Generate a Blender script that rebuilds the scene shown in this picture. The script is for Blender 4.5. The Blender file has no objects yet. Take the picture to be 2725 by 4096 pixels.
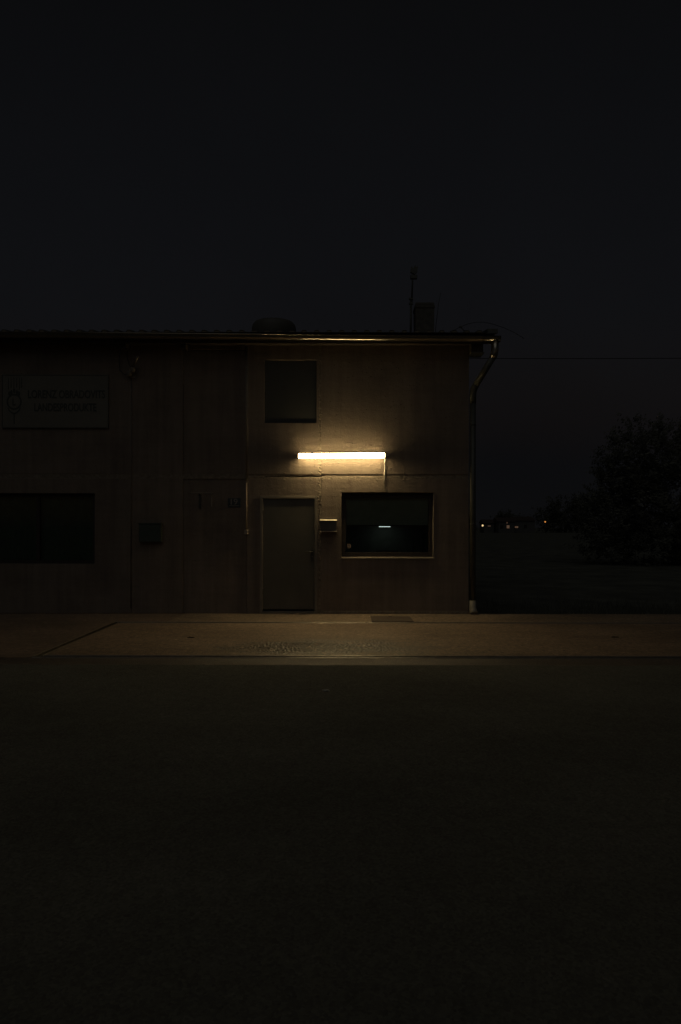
import bpy, bmesh, math, random
from mathutils import Vector, Matrix, noise
R = math.radians
sc = bpy.context.scene
COL = sc.collection

# ------------------------------------------------------------------ camera
cam_d = bpy.data.cameras.new('camera')
cam = bpy.data.objects.new('camera', cam_d); COL.objects.link(cam)
cam.location = (0, -12.30, 1.563)
cam.rotation_euler = (R(90), R(-0.10), 0)
cam_d.sensor_fit = 'VERTICAL'; cam_d.sensor_height = 36; cam_d.sensor_width = 24
cam_d.lens = 24
cam_d.shift_y = 0.01465
cam_d.clip_end = 5000
sc.camera = cam

# ------------------------------------------------------------------ sky: late dusk, afterglow behind the camera
SKY_STRENGTH = 0.035
SUN_EL = -3.0
SUN_AZ = 180.0
world = bpy.data.worlds.new('World'); sc.world = world; world.use_nodes = True
wn, wl = world.node_tree.nodes, world.node_tree.links
wn.clear()
sky = wn.new('ShaderNodeTexSky'); sky.sky_type = 'NISHITA'; sky.sun_disc = False
sky.sun_elevation = R(SUN_EL); sky.sun_rotation = R(SUN_AZ)
sky.altitude = 200; sky.air_density = 1.0; sky.dust_density = 1.0; sky.ozone_density = 1.05
bg = wn.new('ShaderNodeBackground'); bg.inputs[1].default_value = SKY_STRENGTH
# night airglow, the same all round, a little stronger toward the horizon
tcw = wn.new('ShaderNodeTexCoord'); sepw = wn.new('ShaderNodeSeparateXYZ'); rw = wn.new('ShaderNodeValToRGB')
wl.new(tcw.outputs['Generated'], sepw.inputs[0]); wl.new(sepw.outputs[2], rw.inputs[0])
ew = rw.color_ramp.elements
ew[0].position = 0.0; ew[0].color = (0.0038, 0.0038, 0.0042, 1)
ew[1].position = 0.70; ew[1].color = (0.0016, 0.0014, 0.0009, 1)
e3 = ew.new(0.28); e3.color = (0.0027, 0.0032, 0.0041, 1)
cl = wn.new('ShaderNodeTexNoise'); cl.inputs['Scale'].default_value = 2.6; cl.inputs['Detail'].default_value = 5.0
wl.new(tcw.outputs['Generated'], cl.inputs['Vector'])
clr = wn.new('ShaderNodeValToRGB'); clr.color_ramp.elements[0].color = (0.86, 0.86, 0.86, 1); clr.color_ramp.elements[1].color = (1.12, 1.12, 1.12, 1)
clr.color_ramp.elements[0].position = 0.3; clr.color_ramp.elements[1].position = 0.7
wl.new(cl.outputs['Fac'], clr.inputs[0])
clm = wn.new('ShaderNodeMix'); clm.data_type = 'RGBA'; clm.blend_type = 'MULTIPLY'; clm.inputs[0].default_value = 1.0
wl.new(rw.outputs[0], clm.inputs[6]); wl.new(clr.outputs[0], clm.inputs[7])
bg2 = wn.new('ShaderNodeBackground'); bg2.inputs[1].default_value = 1.0
wl.new(clm.outputs[2], bg2.inputs[0])
addw = wn.new('ShaderNodeAddShader')
wo = wn.new('ShaderNodeOutputWorld')
wl.new(sky.outputs[0], bg.inputs[0]); wl.new(bg.outputs[0], addw.inputs[0]); wl.new(bg2.outputs[0], addw.inputs[1]); wl.new(addw.outputs[0], wo.inputs[0])

# faint, very soft fill sun, added behind the camera to lift road and facade
sun_d = bpy.data.lights.new('fill_sun', 'SUN'); sun_d.energy = 0.070; sun_d.angle = R(60); sun_d.color = (1.0, 1.0, 0.95)
sun = bpy.data.objects.new('fill_sun', sun_d); COL.objects.link(sun)
sun.rotation_euler = (R(42), 0, R(-8)); sun.location = (0, -20, 30)

sc.view_settings.view_transform = 'Standard'
sc.view_settings.look = 'None'
sc.view_settings.exposure = 0.0
sc.view_settings.gamma = 1.0
sc.view_settings.use_curve_mapping = False
sc.render.engine = 'CYCLES'
sc.cycles.use_denoising = True
sc.cycles.max_bounces = 6
sc.cycles.sample_clamp_indirect = 4.0
LAMP_L = 80.0                     # radiance of the tube's diffuser
LAMP_COL = (1.0, 0.75, 0.36)

# ------------------------------------------------------------------ materials
MATS = {}
def nodes_of(name):
    m = bpy.data.materials.new(name); m.use_nodes = True
    nt = m.node_tree
    return m, nt.nodes, nt.links, nt.nodes['Principled BSDF']

def tex(n, l, kind, scale, stretch=(1, 1, 1), **kw):
    tc = n.new('ShaderNodeTexCoord'); mp = n.new('ShaderNodeMapping')
    mp.inputs['Scale'].default_value = stretch
    l.new(tc.outputs['Object'], mp.inputs[0])
    t = n.new(kind); t.inputs['Scale'].default_value = scale
    for k, v in kw.items():
        t.inputs[k].default_value = v
    l.new(mp.outputs[0], t.inputs['Vector'])
    return t

def ramp(n, l, src, stops):
    r = n.new('ShaderNodeValToRGB'); e = r.color_ramp.elements
    while len(e) < len(stops): e.new(0.5)
    for i, (p, c) in enumerate(stops):
        e[i].position = p
        e[i].color = (c, c, c, 1) if isinstance(c, (int, float)) else (*c, 1)
    l.new(src, r.inputs[0])
    return r

def mix(n, l, a, b, fac, mode='MIX'):
    x = n.new('ShaderNodeMix'); x.data_type = 'RGBA'; x.blend_type = mode
    for sock, v in ((x.inputs[0], fac), (x.inputs[6], a), (x.inputs[7], b)):
        if hasattr(v, 'links') or hasattr(v, 'is_linked'):
            l.new(v, sock)
        elif isinstance(v, (int, float)):
            sock.default_value = v
        else:
            sock.default_value = (*v, 1)
    return x.outputs[2]

def bump(n, l, bs, height, strength, dist, prev=None):
    b = n.new('ShaderNodeBump'); b.inputs['Strength'].default_value = strength
    b.inputs['Distance'].default_value = dist
    l.new(height, b.inputs['Height'])
    if prev: l.new(prev, b.inputs['Normal'])
    l.new(b.outputs[0], bs.inputs['Normal'])
    return b.outputs[0]

def simple(name, col, rough=0.6, metal=0.0, var=0.25, scale=6.0, bmp=0.0, bscale=60.0, spec=0.5, stretch=(1, 1, 1)):
    if name in MATS: return MATS[name]
    m, n, l, bs = nodes_of(name)
    t = tex(n, l, 'ShaderNodeTexNoise', scale, stretch, Detail=6.0, Roughness=0.65)
    dark = tuple(c * (1 - var) for c in col); lite = tuple(min(1, c * (1 + var)) for c in col)
    r = ramp(n, l, t.outputs['Fac'], [(0.3, dark), (0.7, lite)])
    l.new(r.outputs[0], bs.inputs['Base Color'])
    rr = ramp(n, l, t.outputs['Fac'], [(0.25, max(0.02, rough - 0.1)), (0.75, min(1, rough + 0.1))])
    l.new(rr.outputs[0], bs.inputs['Roughness'])
    bs.inputs['Metallic'].default_value = metal
    bs.inputs['Specular IOR Level'].default_value = spec
    if bmp:
        t2 = tex(n, l, 'ShaderNodeTexNoise', bscale, stretch, Detail=4.0)
        bump(n, l, bs, t2.outputs['Fac'], bmp, 0.01)
    MATS[name] = m
    return m

def concrete_wall(name, col):
    m, n, l, bs = nodes_of(name)
    big = tex(n, l, 'ShaderNodeTexNoise', 1.1, Detail=7.0, Roughness=0.62)
    c1 = ramp(n, l, big.outputs['Fac'], [(0.28, tuple(c * 0.78 for c in col)), (0.5, col), (0.74, tuple(c * 1.18 for c in col))]).outputs[0]
    streak = tex(n, l, 'ShaderNodeTexNoise', 7.0, (1, 1, 0.05), Detail=5.0, Roughness=0.7)
    s1 = ramp(n, l, streak.outputs['Fac'], [(0.36, 0.72), (0.52, 1.0), (0.66, 1.18)]).outputs[0]
    c2 = mix(n, l, c1, s1, 0.5, 'MULTIPLY')
    board = tex(n, l, 'ShaderNodeTexNoise', 16.0, (0.06, 1, 1), Detail=4.0)
    s2 = ramp(n, l, board.outputs['Fac'], [(0.35, 0.82), (0.65, 1.1)]).outputs[0]
    c3 = mix(n, l, c2, s2, 0.25, 'MULTIPLY')
    pits = tex(n, l, 'ShaderNodeTexVoronoi', 15.0, (1, 1, 1.25), Randomness=1.0)
    pitmask = tex(n, l, 'ShaderNodeTexNoise', 5.0, Detail=3.0)
    pm = ramp(n, l, pitmask.outputs['Fac'], [(0.5, 0.0), (0.56, 1.0)]).outputs[0]
    pr = ramp(n, l, pits.outputs['Distance'], [(0.07, 0.0), (0.16, 1.0)]).outputs[0]
    pmix = mix(n, l, (1, 1, 1), pr, pm)
    c4 = mix(n, l, c3, pmix, 0.35, 'MULTIPLY')
    l.new(c4, bs.inputs['Base Color'])
    bs.inputs['Roughness'].default_value = 0.85
    bs.inputs['Specular IOR Level'].default_value = 0.25
    fine = tex(n, l, 'ShaderNodeTexNoise', 46.0, Detail=7.0, Roughness=0.72)
    med = tex(n, l, 'ShaderNodeTexNoise', 10.0, Detail=6.0, Roughness=0.65)
    b = bump(n, l, bs, med.outputs['Fac'], 0.5, 0.02)
    b = bump(n, l, bs, fine.outputs['Fac'], 0.6, 0.010, b)
    b = bump(n, l, bs, board.outputs['Fac'], 0.2, 0.010, b)
    b = bump(n, l, bs, pmix, 1.0, 0.010, b)
    MATS[name] = m
    return m

def ground_mat(name, col, rough, grain, gscale, var=0.35, patch=None, spec=0.5, mottle=0.75):
    """worn concrete or asphalt: tone patches, stone grain, fine cracks"""
    m, n, l, bs = nodes_of(name)
    big = tex(n, l, 'ShaderNodeTexNoise', 0.55, (1, 1.6, 1), Detail=8.0, Roughness=0.65)
    c = ramp(n, l, big.outputs['Fac'], [(0.3, tuple(x * (1 - var) for x in col)), (0.7, tuple(x * (1 + var) for x in col))]).outputs[0]
    st = tex(n, l, 'ShaderNodeTexVoronoi', gscale, Randomness=1.0)
    cr = ramp(n, l, st.outputs['Color'], [(0.0, 0.55), (1.0, 1.35)]).outputs[0]
    c = mix(n, l, c, cr, 0.6, 'MULTIPLY')
    fine = tex(n, l, 'ShaderNodeTexNoise', gscale * 0.16, (1, 0.6, 1), Detail=8.0, Roughness=0.8)
    fr = ramp(n, l, fine.outputs['Fac'], [(0.32, 0.35), (0.5, 0.95), (0.68, 1.6)]).outputs[0]
    c = mix(n, l, c, fr, mottle, 'MULTIPLY')
    bits = tex(n, l, 'ShaderNodeTexVoronoi', gscale * 0.30, Randomness=1.0)
    br = ramp(n, l, bits.outputs['Color'], [(0.06, 0.3), (0.14, 1.0), (0.84, 1.0), (0.95, 1.9)]).outputs[0]
    c = mix(n, l, c, br, 0.7 * mottle, 'MULTIPLY')
    roughv = ramp(n, l, fine.outputs['Fac'], [(0.3, max(0.1, rough - 0.15)), (0.7, min(1, rough + 0.15))]).outputs[0]
    height = mix(n, l, fine.outputs['Fac'], st.outputs['Distance'], 0.5)
    strength = grain
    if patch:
        # an oval of worn, exposed dark aggregate with painted glints in the slab: (x, y, rx, ry)
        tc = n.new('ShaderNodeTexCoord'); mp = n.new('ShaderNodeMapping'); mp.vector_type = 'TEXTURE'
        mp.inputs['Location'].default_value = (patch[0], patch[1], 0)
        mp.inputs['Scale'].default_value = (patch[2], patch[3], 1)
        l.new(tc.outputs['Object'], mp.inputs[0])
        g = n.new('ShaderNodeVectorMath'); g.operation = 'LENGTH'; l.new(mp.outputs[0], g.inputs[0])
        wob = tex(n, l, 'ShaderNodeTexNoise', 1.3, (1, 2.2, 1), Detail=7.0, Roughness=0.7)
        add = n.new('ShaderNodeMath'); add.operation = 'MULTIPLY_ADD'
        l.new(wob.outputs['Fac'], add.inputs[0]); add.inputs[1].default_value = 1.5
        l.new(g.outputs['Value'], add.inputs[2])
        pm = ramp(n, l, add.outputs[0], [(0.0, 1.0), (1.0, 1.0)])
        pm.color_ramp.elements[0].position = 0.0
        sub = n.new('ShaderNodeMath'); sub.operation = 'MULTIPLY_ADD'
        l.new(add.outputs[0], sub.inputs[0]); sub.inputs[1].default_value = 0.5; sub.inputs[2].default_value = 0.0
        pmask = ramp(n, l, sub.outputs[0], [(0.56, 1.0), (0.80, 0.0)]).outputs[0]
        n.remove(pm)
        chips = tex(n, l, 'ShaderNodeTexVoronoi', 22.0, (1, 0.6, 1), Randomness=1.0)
        chip_glint_tone = ramp(n, l, chips.outputs['Color'], [(0.40, 0.14), (0.80, 0.34), (0.95, 1.7)]).outputs[0]  # dark stone tones; rare bright chips stand in for specular sparkle
        worn = mix(n, l, c, chip_glint_tone, 1.0, 'MULTIPLY')
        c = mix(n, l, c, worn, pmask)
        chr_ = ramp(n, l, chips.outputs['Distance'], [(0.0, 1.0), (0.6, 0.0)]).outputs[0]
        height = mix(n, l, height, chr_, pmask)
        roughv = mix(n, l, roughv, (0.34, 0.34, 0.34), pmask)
    l.new(c, bs.inputs['Base Color'])
    l.new(roughv, bs.inputs['Roughness'])
    bs.inputs['Specular IOR Level'].default_value = spec
    bump(n, l, bs, height, strength, 0.022)
    MATS[name] = m
    return m

def glass_mat(name, tint):
    m, n, l, bs = nodes_of(name)
    n.remove(bs)
    out = n['Material Output']
    fr = n.new('ShaderNodeFresnel'); fr.inputs[0].default_value = 1.52
    tr = n.new('ShaderNodeBsdfTransparent'); tr.inputs[0].default_value = (*tint, 1)
    gl = n.new('ShaderNodeBsdfGlossy'); gl.inputs['Roughness'].default_value = 0.01
    dirt = tex(n, l, 'ShaderNodeTexNoise', 9.0, Detail=5.0)
    dr = ramp(n, l, dirt.outputs['Fac'], [(0.3, 0.006), (0.7, 0.05)])
    l.new(dr.outputs[0], gl.inputs['Roughness'])
    mx = n.new('ShaderNodeMixShader')
    l.new(fr.outputs[0], mx.inputs[0]); l.new(tr.outputs[0], mx.inputs[1]); l.new(gl.outputs[0], mx.inputs[2])
    l.new(mx.outputs[0], out.inputs[0])
    MATS[name] = m
    return m

def emit(name, col, strength):
    m, n, l, bs = nodes_of(name)
    t = tex(n, l, 'ShaderNodeTexNoise', 3.0, Detail=2.0)
    r = ramp(n, l, t.outputs['Fac'], [(0.0, tuple(c * 0.97 for c in col)), (1.0, col)])
    l.new(r.outputs[0], bs.inputs['Emission Color'])
    bs.inputs['Emission Strength'].default_value = strength
    bs.inputs['Base Color'].default_value = (0.8, 0.8, 0.78, 1)
    bs.inputs['Roughness'].default_value = 0.4
    MATS[name] = m
    return m

M_WALL = concrete_wall('precast_concrete', (0.205, 0.165, 0.132))
M_MORTAR = simple('joint_mortar', (0.215, 0.18, 0.14), 0.9, bmp=0.6, bscale=90, var=0.35, scale=14, spec=0.2)
M_INNER = simple('inner_wall_paint', (0.45, 0.45, 0.41), 0.85, var=0.15)
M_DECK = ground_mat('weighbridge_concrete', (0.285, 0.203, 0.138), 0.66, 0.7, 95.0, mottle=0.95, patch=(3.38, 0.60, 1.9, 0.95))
M_APRON = ground_mat('apron_concrete', (0.26, 0.195, 0.135), 0.7, 0.6, 90.0, mottle=0.95)
M_PATCH = ground_mat('asphalt_patch', (0.205, 0.147, 0.105), 0.75, 0.5, 80.0)
M_ROAD = ground_mat('road_asphalt', (0.15, 0.147, 0.125), 0.95, 0.45, 75.0, var=0.18, spec=0.0, mottle=0.22)
M_STRIP = ground_mat('kerb_strip_asphalt', (0.125, 0.10, 0.08), 0.6, 0.7, 80.0)
M_GRASS = simple('meadow_ground', (0.13, 0.13, 0.105), 0.95, var=0.4, scale=0.8, bmp=0.8, bscale=12, spec=0.1)
M_STEEL = simple('worn_steel', (0.28, 0.25, 0.21), 0.38, 0.9, var=0.3, scale=10, bmp=0.1)
M_GAP = simple('dirt_in_gap', (0.03, 0.027, 0.022), 0.95, var=0.3)
M_ZINC = simple('zinc_sheet', (0.38, 0.34, 0.28), 0.20, 0.95, var=0.12, scale=3, bmp=0.02, bscale=5)
M_ZINCD = simple('weathered_zinc', (0.10, 0.10, 0.085), 0.5, 0.4, var=0.2, scale=5, bmp=0.05, bscale=20)
M_ROOF = simple('roof_sheet_metal', (0.10, 0.095, 0.08), 0.6, 0.0, var=0.2, scale=4)
M_WOOD = simple('eave_timber', (0.045, 0.034, 0.025), 0.8, var=0.3, scale=5, stretch=(0.2, 1, 1), bmp=0.2, bscale=30)
M_DOOR = simple('door_paint', (0.112, 0.105, 0.085), 0.50, 0.0, var=0.12, scale=3, bmp=0.05, bscale=25)
M_DFRAME = simple('door_frame_steel', (0.20, 0.175, 0.14), 0.5, 0.0, var=0.15)
M_HANDLE = simple('dark_handle', (0.10, 0.10, 0.09), 0.35, 0.6, var=0.1)
M_BOX = simple('mailbox_metal', (0.17, 0.16, 0.14), 0.38, 0.4, var=0.12)
M_DARK = simple('black_brown_frame', (0.035, 0.028, 0.022), 0.55, var=0.2)
M_SHUT = simple('grey_board', (0.050, 0.050, 0.044), 0.6, var=0.15, scale=4)
M_WHITE = simple('white_plastic', (0.70, 0.66, 0.58), 0.45, var=0.05)
M_GREYP = simple('grey_plastic', (0.30, 0.26, 0.21), 0.5, var=0.08)
M_SIGN = simple('sign_board', (0.155, 0.142, 0.115), 0.5, var=0.12, scale=2)
M_SINK = simple('sign_ink', (0.045, 0.05, 0.042), 0.5, var=0.1)
M_BLUE = simple('number_enamel', (0.05, 0.065, 0.07), 0.3, var=0.1)
M_NUM = simple('number_white', (0.30, 0.27, 0.23), 0.35, var=0.05)
M_GREENB = simple('green_box_paint', (0.055, 0.07, 0.055), 0.5, var=0.15)
M_CABLE = simple('black_cable', (0.02, 0.02, 0.02), 0.6, var=0.1)
M_BRICK = simple('chimney_render', (0.12, 0.11, 0.09), 0.9, var=0.35, scale=9, bmp=0.5, bscale=40)
M_BARK = simple('bark', (0.05, 0.042, 0.032), 0.9, var=0.35, bmp=0.6, bscale=20)
M_LEAF = simple('tree_leaves', (0.12, 0.12, 0.095), 0.7, var=0.45, scale=1.2, spec=0.2)
M_LEAF2 = simple('shrub_leaves', (0.085, 0.085, 0.065), 0.7, var=0.45, scale=0.8, spec=0.2)
M_HOUSE = simple('house_render', (0.10, 0.10, 0.095), 0.9, var=0.15)
M_TILE = simple('house_tiles', (0.07, 0.05, 0.042), 0.8, var=0.25)
M_PAPER = simple('paper', (0.55, 0.50, 0.42), 0.8, var=0.1)
M_GLASS = glass_mat('window_glass', (0.80, 0.86, 0.82))
M_LAMP = emit('lamp_diffuser', LAMP_COL, 1.0)
def _lamp_profile():
    n, l = M_LAMP.node_tree.nodes, M_LAMP.node_tree.links
    bs = n['Principled BSDF']
    tc = n.new('ShaderNodeTexCoord'); sp = n.new('ShaderNodeSeparateXYZ'); l.new(tc.outputs['Object'], sp.inputs[0])
    mr = n.new('ShaderNodeMapRange'); mr.inputs['From Min'].default_value = -0.034; mr.inputs['From Max'].default_value = -0.150
    l.new(sp.outputs['Y'], mr.inputs['Value'])
    r = ramp(n, l, mr.outputs[0], [(0.0, 0.15), (0.55, 0.32), (0.80, 0.60), (0.96, 1.0)])
    ab = n.new('ShaderNodeMath'); ab.operation = 'ABSOLUTE'; l.new(sp.outputs['X'], ab.inputs[0])
    r2 = ramp(n, l, ab.outputs[0], [(0.60, 1.0), (0.765, 0.55)])
    m1 = n.new('ShaderNodeMath'); m1.operation = 'MULTIPLY'; l.new(r.outputs[0], m1.inputs[0]); l.new(r2.outputs[0], m1.inputs[1])
    m2 = n.new('ShaderNodeMath'); m2.operation = 'MULTIPLY'; l.new(m1.outputs[0], m2.inputs[0]); m2.inputs[1].default_value = LAMP_L
    l.new(m2.outputs[0], bs.inputs['Emission Strength'])
_lamp_profile()
M_STRIPL = emit('strip_light', (0.88, 1.0, 0.96), 1.5)
M_LED = emit('red_led', (1.0, 0.06, 0.03), 0.35)
M_WIN1 = emit('lit_window', (1.0, 0.50, 0.24), 0.06)
M_WIN2 = emit('dim_lit_window', (1.0, 0.42, 0.18), 0.028)
M_LANT = emit('lantern_light', (1.0, 0.72, 0.34), 0.95)
M_LANTO = emit('orange_lantern_light', (1.0, 0.36, 0.07), 0.8)

# ------------------------------------------------------------------ helpers
class MB:
    def __init__(s): s.bm = bmesh.new()
    def box(s, x0, x1, y0, y1, z0, z1):
        v = [s.bm.verts.new(p) for p in ((x0, y0, z0), (x1, y0, z0), (x1, y1, z0), (x0, y1, z0),
                                         (x0, y0, z1), (x1, y0, z1), (x1, y1, z1), (x0, y1, z1))]
        for f in ((0, 3, 2, 1), (4, 5, 6, 7), (0, 1, 5, 4), (1, 2, 6, 5), (2, 3, 7, 6), (3, 0, 4, 7)):
            s.bm.faces.new([v[i] for i in f])
        return s
    def tube(s, pts, r, seg=10, cap=True):
        pts = [Vector(p) for p in pts]; n = len(pts)
        rs = r if isinstance(r, (list, tuple)) else [r] * n
        rings = []
        t0 = (pts[1] - pts[0]).normalized()
        up = Vector((0, 0, 1)) if abs(t0.z) < 0.9 else Vector((1, 0, 0))
        u = t0.cross(up).normalized()
        for i, p in enumerate(pts):
            if i == 0: t = pts[1] - pts[0]
            elif i == n - 1: t = pts[-1] - pts[-2]
            else: t = (pts[i + 1] - p).normalized() + (p - pts[i - 1]).normalized()
            t.normalize()
            u = (u - t * u.dot(t)).normalized(); w = t.cross(u)
            rings.append([s.bm.verts.new(p + (u * math.cos(a) + w * math.sin(a)) * rs[i])
                          for a in (2 * math.pi * k / seg for k in range(seg))])
        for a, b in zip(rings, rings[1:]):
            for k in range(seg):
                f = s.bm.faces.new((a[k], a[(k + 1) % seg], b[(k + 1) % seg], b[k])); f.smooth = True
        if cap:
            s.bm.faces.new(rings[0][::-1]); s.bm.faces.new(rings[-1])
        return s
    def prism_x(s, prof, x0, x1, smooth=False):
        """closed (y,z) profile run along x"""
        a = [s.bm.verts.new((x0, y, z)) for y, z in prof]; b = [s.bm.verts.new((x1, y, z)) for y, z in prof]
        k = len(prof)
        for i in range(k):
            f = s.bm.faces.new((a[i], b[i], b[(i + 1) % k], a[(i + 1) % k])); f.smooth = smooth
        s.bm.faces.new(a); s.bm.faces.new(b[::-1])
        return s
    def prism_y(s, prof, y0, y1):
        a = [s.bm.verts.new((x, y0, z)) for x, z in prof]; b = [s.bm.verts.new((x, y1, z)) for x, z in prof]
        k = len(prof)
        for i in range(k):
            s.bm.faces.new((a[i], a[(i + 1) % k], b[(i + 1) % k], b[i]))
        s.bm.faces.new(a[::-1]); s.bm.faces.new(b)
        return s
    def lathe(s, prof, c=(0, 0, 0), seg=20):
        rings = [[s.bm.verts.new((c[0] + r * math.cos(2 * math.pi * k / seg), c[1] + r * math.sin(2 * math.pi * k / seg), c[2] + z))
                  for k in range(seg)] for r, z in prof]
        for a, b in zip(rings, rings[1:]):
            for k in range(seg):
                f = s.bm.faces.new((a[k], a[(k + 1) % seg], b[(k + 1) % seg], b[k])); f.smooth = True
        s.bm.faces.new(rings[0][::-1]); s.bm.faces.new(rings[-1])
        return s
    def build(s, name, mat, parent=None, bevel=0.0, seg=2):
        bmesh.ops.recalc_face_normals(s.bm, faces=s.bm.faces[:])
        me = bpy.data.meshes.new(name); s.bm.to_mesh(me); s.bm.free()
        me.materials.append(mat)
        o = bpy.data.objects.new(name, me); COL.objects.link(o)
        if parent: o.parent = parent
        if bevel:
            b = o.modifiers.new('bevel', 'BEVEL'); b.width = bevel; b.segments = seg; b.limit_method = 'ANGLE'
        return o

def tag(o, label=None, cat=None, group=None, kind=None):
    if label: o['label'] = label
    if cat: o['category'] = cat
    if group: o['group'] = group
    if kind: o['kind'] = kind
    return o
def empty(name, loc=(0, 0, 0)):
    o = bpy.data.objects.new(name, None); COL.objects.link(o); o.location = loc; o.empty_display_size = 0.2
    return o
def put(child, parent, loc=None):
    child.parent = parent
    if loc: child.location = loc
    return child
def rel(mb, loc):
    """shift a mesh drawn in place so that it sits right under an Empty at loc"""
    bmesh.ops.translate(mb.bm, verts=mb.bm.verts[:], vec=-Vector(loc)); return mb
def copy_tree(o, parent=None):
    c = o.copy(); COL.objects.link(c); c.parent = parent
    for ch in o.children: copy_tree(ch, c)
    return c

def heightgrid(name, mat, x0, x1, z0, z1, nx, nz, fn, parent=None):
    """a sheet standing in the wall plane with real relief: y = fn(x, z)"""
    vs, fs = [], []
    for j in range(nz + 1):
        for i in range(nx + 1):
            x = x0 + (x1 - x0) * i / nx; z = z0 + (z1 - z0) * j / nz
            vs.append((x, fn(x, z), z))
    for j in range(nz):
        for i in range(nx):
            a = j * (nx + 1) + i
            fs.append((a, a + 1, a + nx + 2, a + nx + 1))
    me = bpy.data.meshes.new(name); me.from_pydata(vs, [], fs); me.materials.append(mat)
    for p in me.polygons: p.use_smooth = True
    o = bpy.data.objects.new(name, me); COL.objects.link(o); o.parent = parent
    return o

def sheet(name, pts, z, mat, kind='structure', thick=0.0, parent=None, sub=0):
    bm = bmesh.new()
    f = bm.faces.new([bm.verts.new((x, y, z)) for x, y in pts])
    if thick:
        r = bmesh.ops.extrude_face_region(bm, geom=[f])
        bmesh.ops.translate(bm, verts=[v for v in r['geom'] if isinstance(v, bmesh.types.BMVert)], vec=(0, 0, -thick))
    bmesh.ops.recalc_face_normals(bm, faces=bm.faces[:])
    me = bpy.data.meshes.new(name); bm.to_mesh(me); bm.free(); me.materials.append(mat)
    o = bpy.data.objects.new(name, me); COL.objects.link(o); o.parent = parent
    if kind: o['kind'] = kind
    return o

# ------------------------------------------------------------------ ground, road, pavements
def ragged(x0, x1, y, amp, step=0.07, seed=0.0):
    pts = []; x = x0
    while x < x1:
        pts.append((x, y + amp * (noise.noise((x * 1.7 + seed, 0, seed)) + 0.7 * noise.noise((x * 9 + seed, 3, seed))))); x += step
    pts.append((x1, y)); return pts

sheet('meadow', [(-900, -900), (900, -900), (900, 1500), (-900, 1500)], -0.09, M_GRASS)
road_edge = ragged(-14, 14, -4.57, 0.022, seed=2.0)
sheet('road', [(-60, -30), (60, -30), (60, -4.57)] + road_edge[::-1] + [(-60, -4.57)], 0.0, M_ROAD, thick=0.07)
sheet('kerb_strip', [(-60, -5.2), (60, -5.2), (60, -4.145), (-60, -4.145)], -0.006, M_STRIP, thick=0.06)
# (the strip shows only where the road's ragged edge stops)
back = ragged(2.45, 16, 0.03, 0.05, step=0.12, seed=6.0)
apron = sheet('apron', [(-2.86, -1.125), (30, -1.125), (30, 0.0)] + back[::-1] + [(2.45, 0.35), (-2.75, 0.35)], 0.0, M_APRON, thick=0.08)
sheet('side_yard', [(-60, -4.145), (-3.70, -4.145), (-3.70, -1.125), (-2.864, -1.125), (-2.754, 0.35), (-60, 0.35)], -0.004, M_PATCH, thick=0.07)

# weighbridge set into the yard
WB = (-3.63, -4.09, 0.0)
wb = tag(empty('weighbridge', WB), 'long concrete weighbridge deck with steel edge rails set in the yard before the wall', 'weighbridge')
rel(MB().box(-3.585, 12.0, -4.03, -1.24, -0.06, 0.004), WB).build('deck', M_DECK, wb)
rel(MB().box(-3.76, 12.1, -4.20, -1.10, -0.085, -0.050), WB).build('pit_floor', M_GAP, wb)
def rail(x0, x1, y0, y1, top=0.009):
    return rel(MB().box(x0, x1, y0, y1, -0.05, top), WB).build('steel_rail', M_STEEL, wb, bevel=0.008, seg=4)
rail(-3.575, 12.0, -4.062, -4.033)      # deck's front angle
rail(-3.70, 12.0, -4.142, -4.105, 0.002)       # pit's front angle
rail(-3.575, 12.0, -1.237, -1.215)
rail(-3.70, 12.0, -1.150, -1.128)
rail(-3.612, -3.588, -4.062, -1.215)
rail(-3.698, -3.672, -4.112, -1.152)

# steel cover plate in the apron
cp = (0.86, -0.71, 0.0)
cov = tag(empty('cover_plate', cp), 'thin flat steel cover plate lying on the pavement under the office window', 'cover plate')
rel(MB().box(0.52, 1.21, -1.03, -0.39, 0.001, 0.012), cp).build('plate', simple('dull_plate', (0.13, 0.10, 0.08), 0.6, 0.3, var=0.2), cov, bevel=0.002)
rel(MB().box(0.83, 0.89, -0.50, -0.485, 0.012, 0.016), cp).build('lift_slot', M_GAP, cov)

# litter
def crumple(name, loc, size, mat, label, cat, seed, flat=0.35):
    bm = bmesh.new(); bmesh.ops.create_icosphere(bm, subdivisions=2, radius=1)
    for v in bm.verts:
        d = 0.75 + 0.6 * noise.noise(v.co * 1.6 + Vector((seed, 0, 0)))
        v.co = Vector((v.co.x * d * size[0], v.co.y * d * size[1], max(v.co.z, -0.6) * d * size[2]))
    zmin = min(v.co.z for v in bm.verts)
    for v in bm.verts: v.co.z -= zmin
    me = bpy.data.meshes.new(name); bm.to_mesh(me); bm.free(); me.materials.append(mat)
    o = bpy.data.objects.new(name, me); COL.objects.link(o); o.location = loc
    return tag(o, label, cat)
crumple('paper_scrap', (-0.14, -5.80, 0.0), (0.045, 0.02, 0.012), M_PAPER, 'small pale scrap of paper lying on the dark road', 'litter', 1.0)
crumple('dead_leaf', (-2.10, -2.72, 0.004), (0.055, 0.02, 0.010), M_GAP, 'small dark leaf lying on the weighbridge deck', 'leaf', 4.0)
crumple('dead_leaf', (3.90, -2.62, 0.004), (0.075, 0.02, 0.010), M_GAP, 'dark leaf lying on the weighbridge deck out past the downpipe', 'leaf', 9.0)

# ------------------------------------------------------------------ the building
B = tag(empty('concrete_building', (0, 0, 0)), 'low precast concrete office building with a metal roof and zinc gutter beside the road', 'building')
XL, XR = -9.0, 2.31
ZJ0, ZJ1 = 2.43, 2.51        # horizontal joint between the panel rows
TOP = 4.86
TH = 0.20

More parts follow.
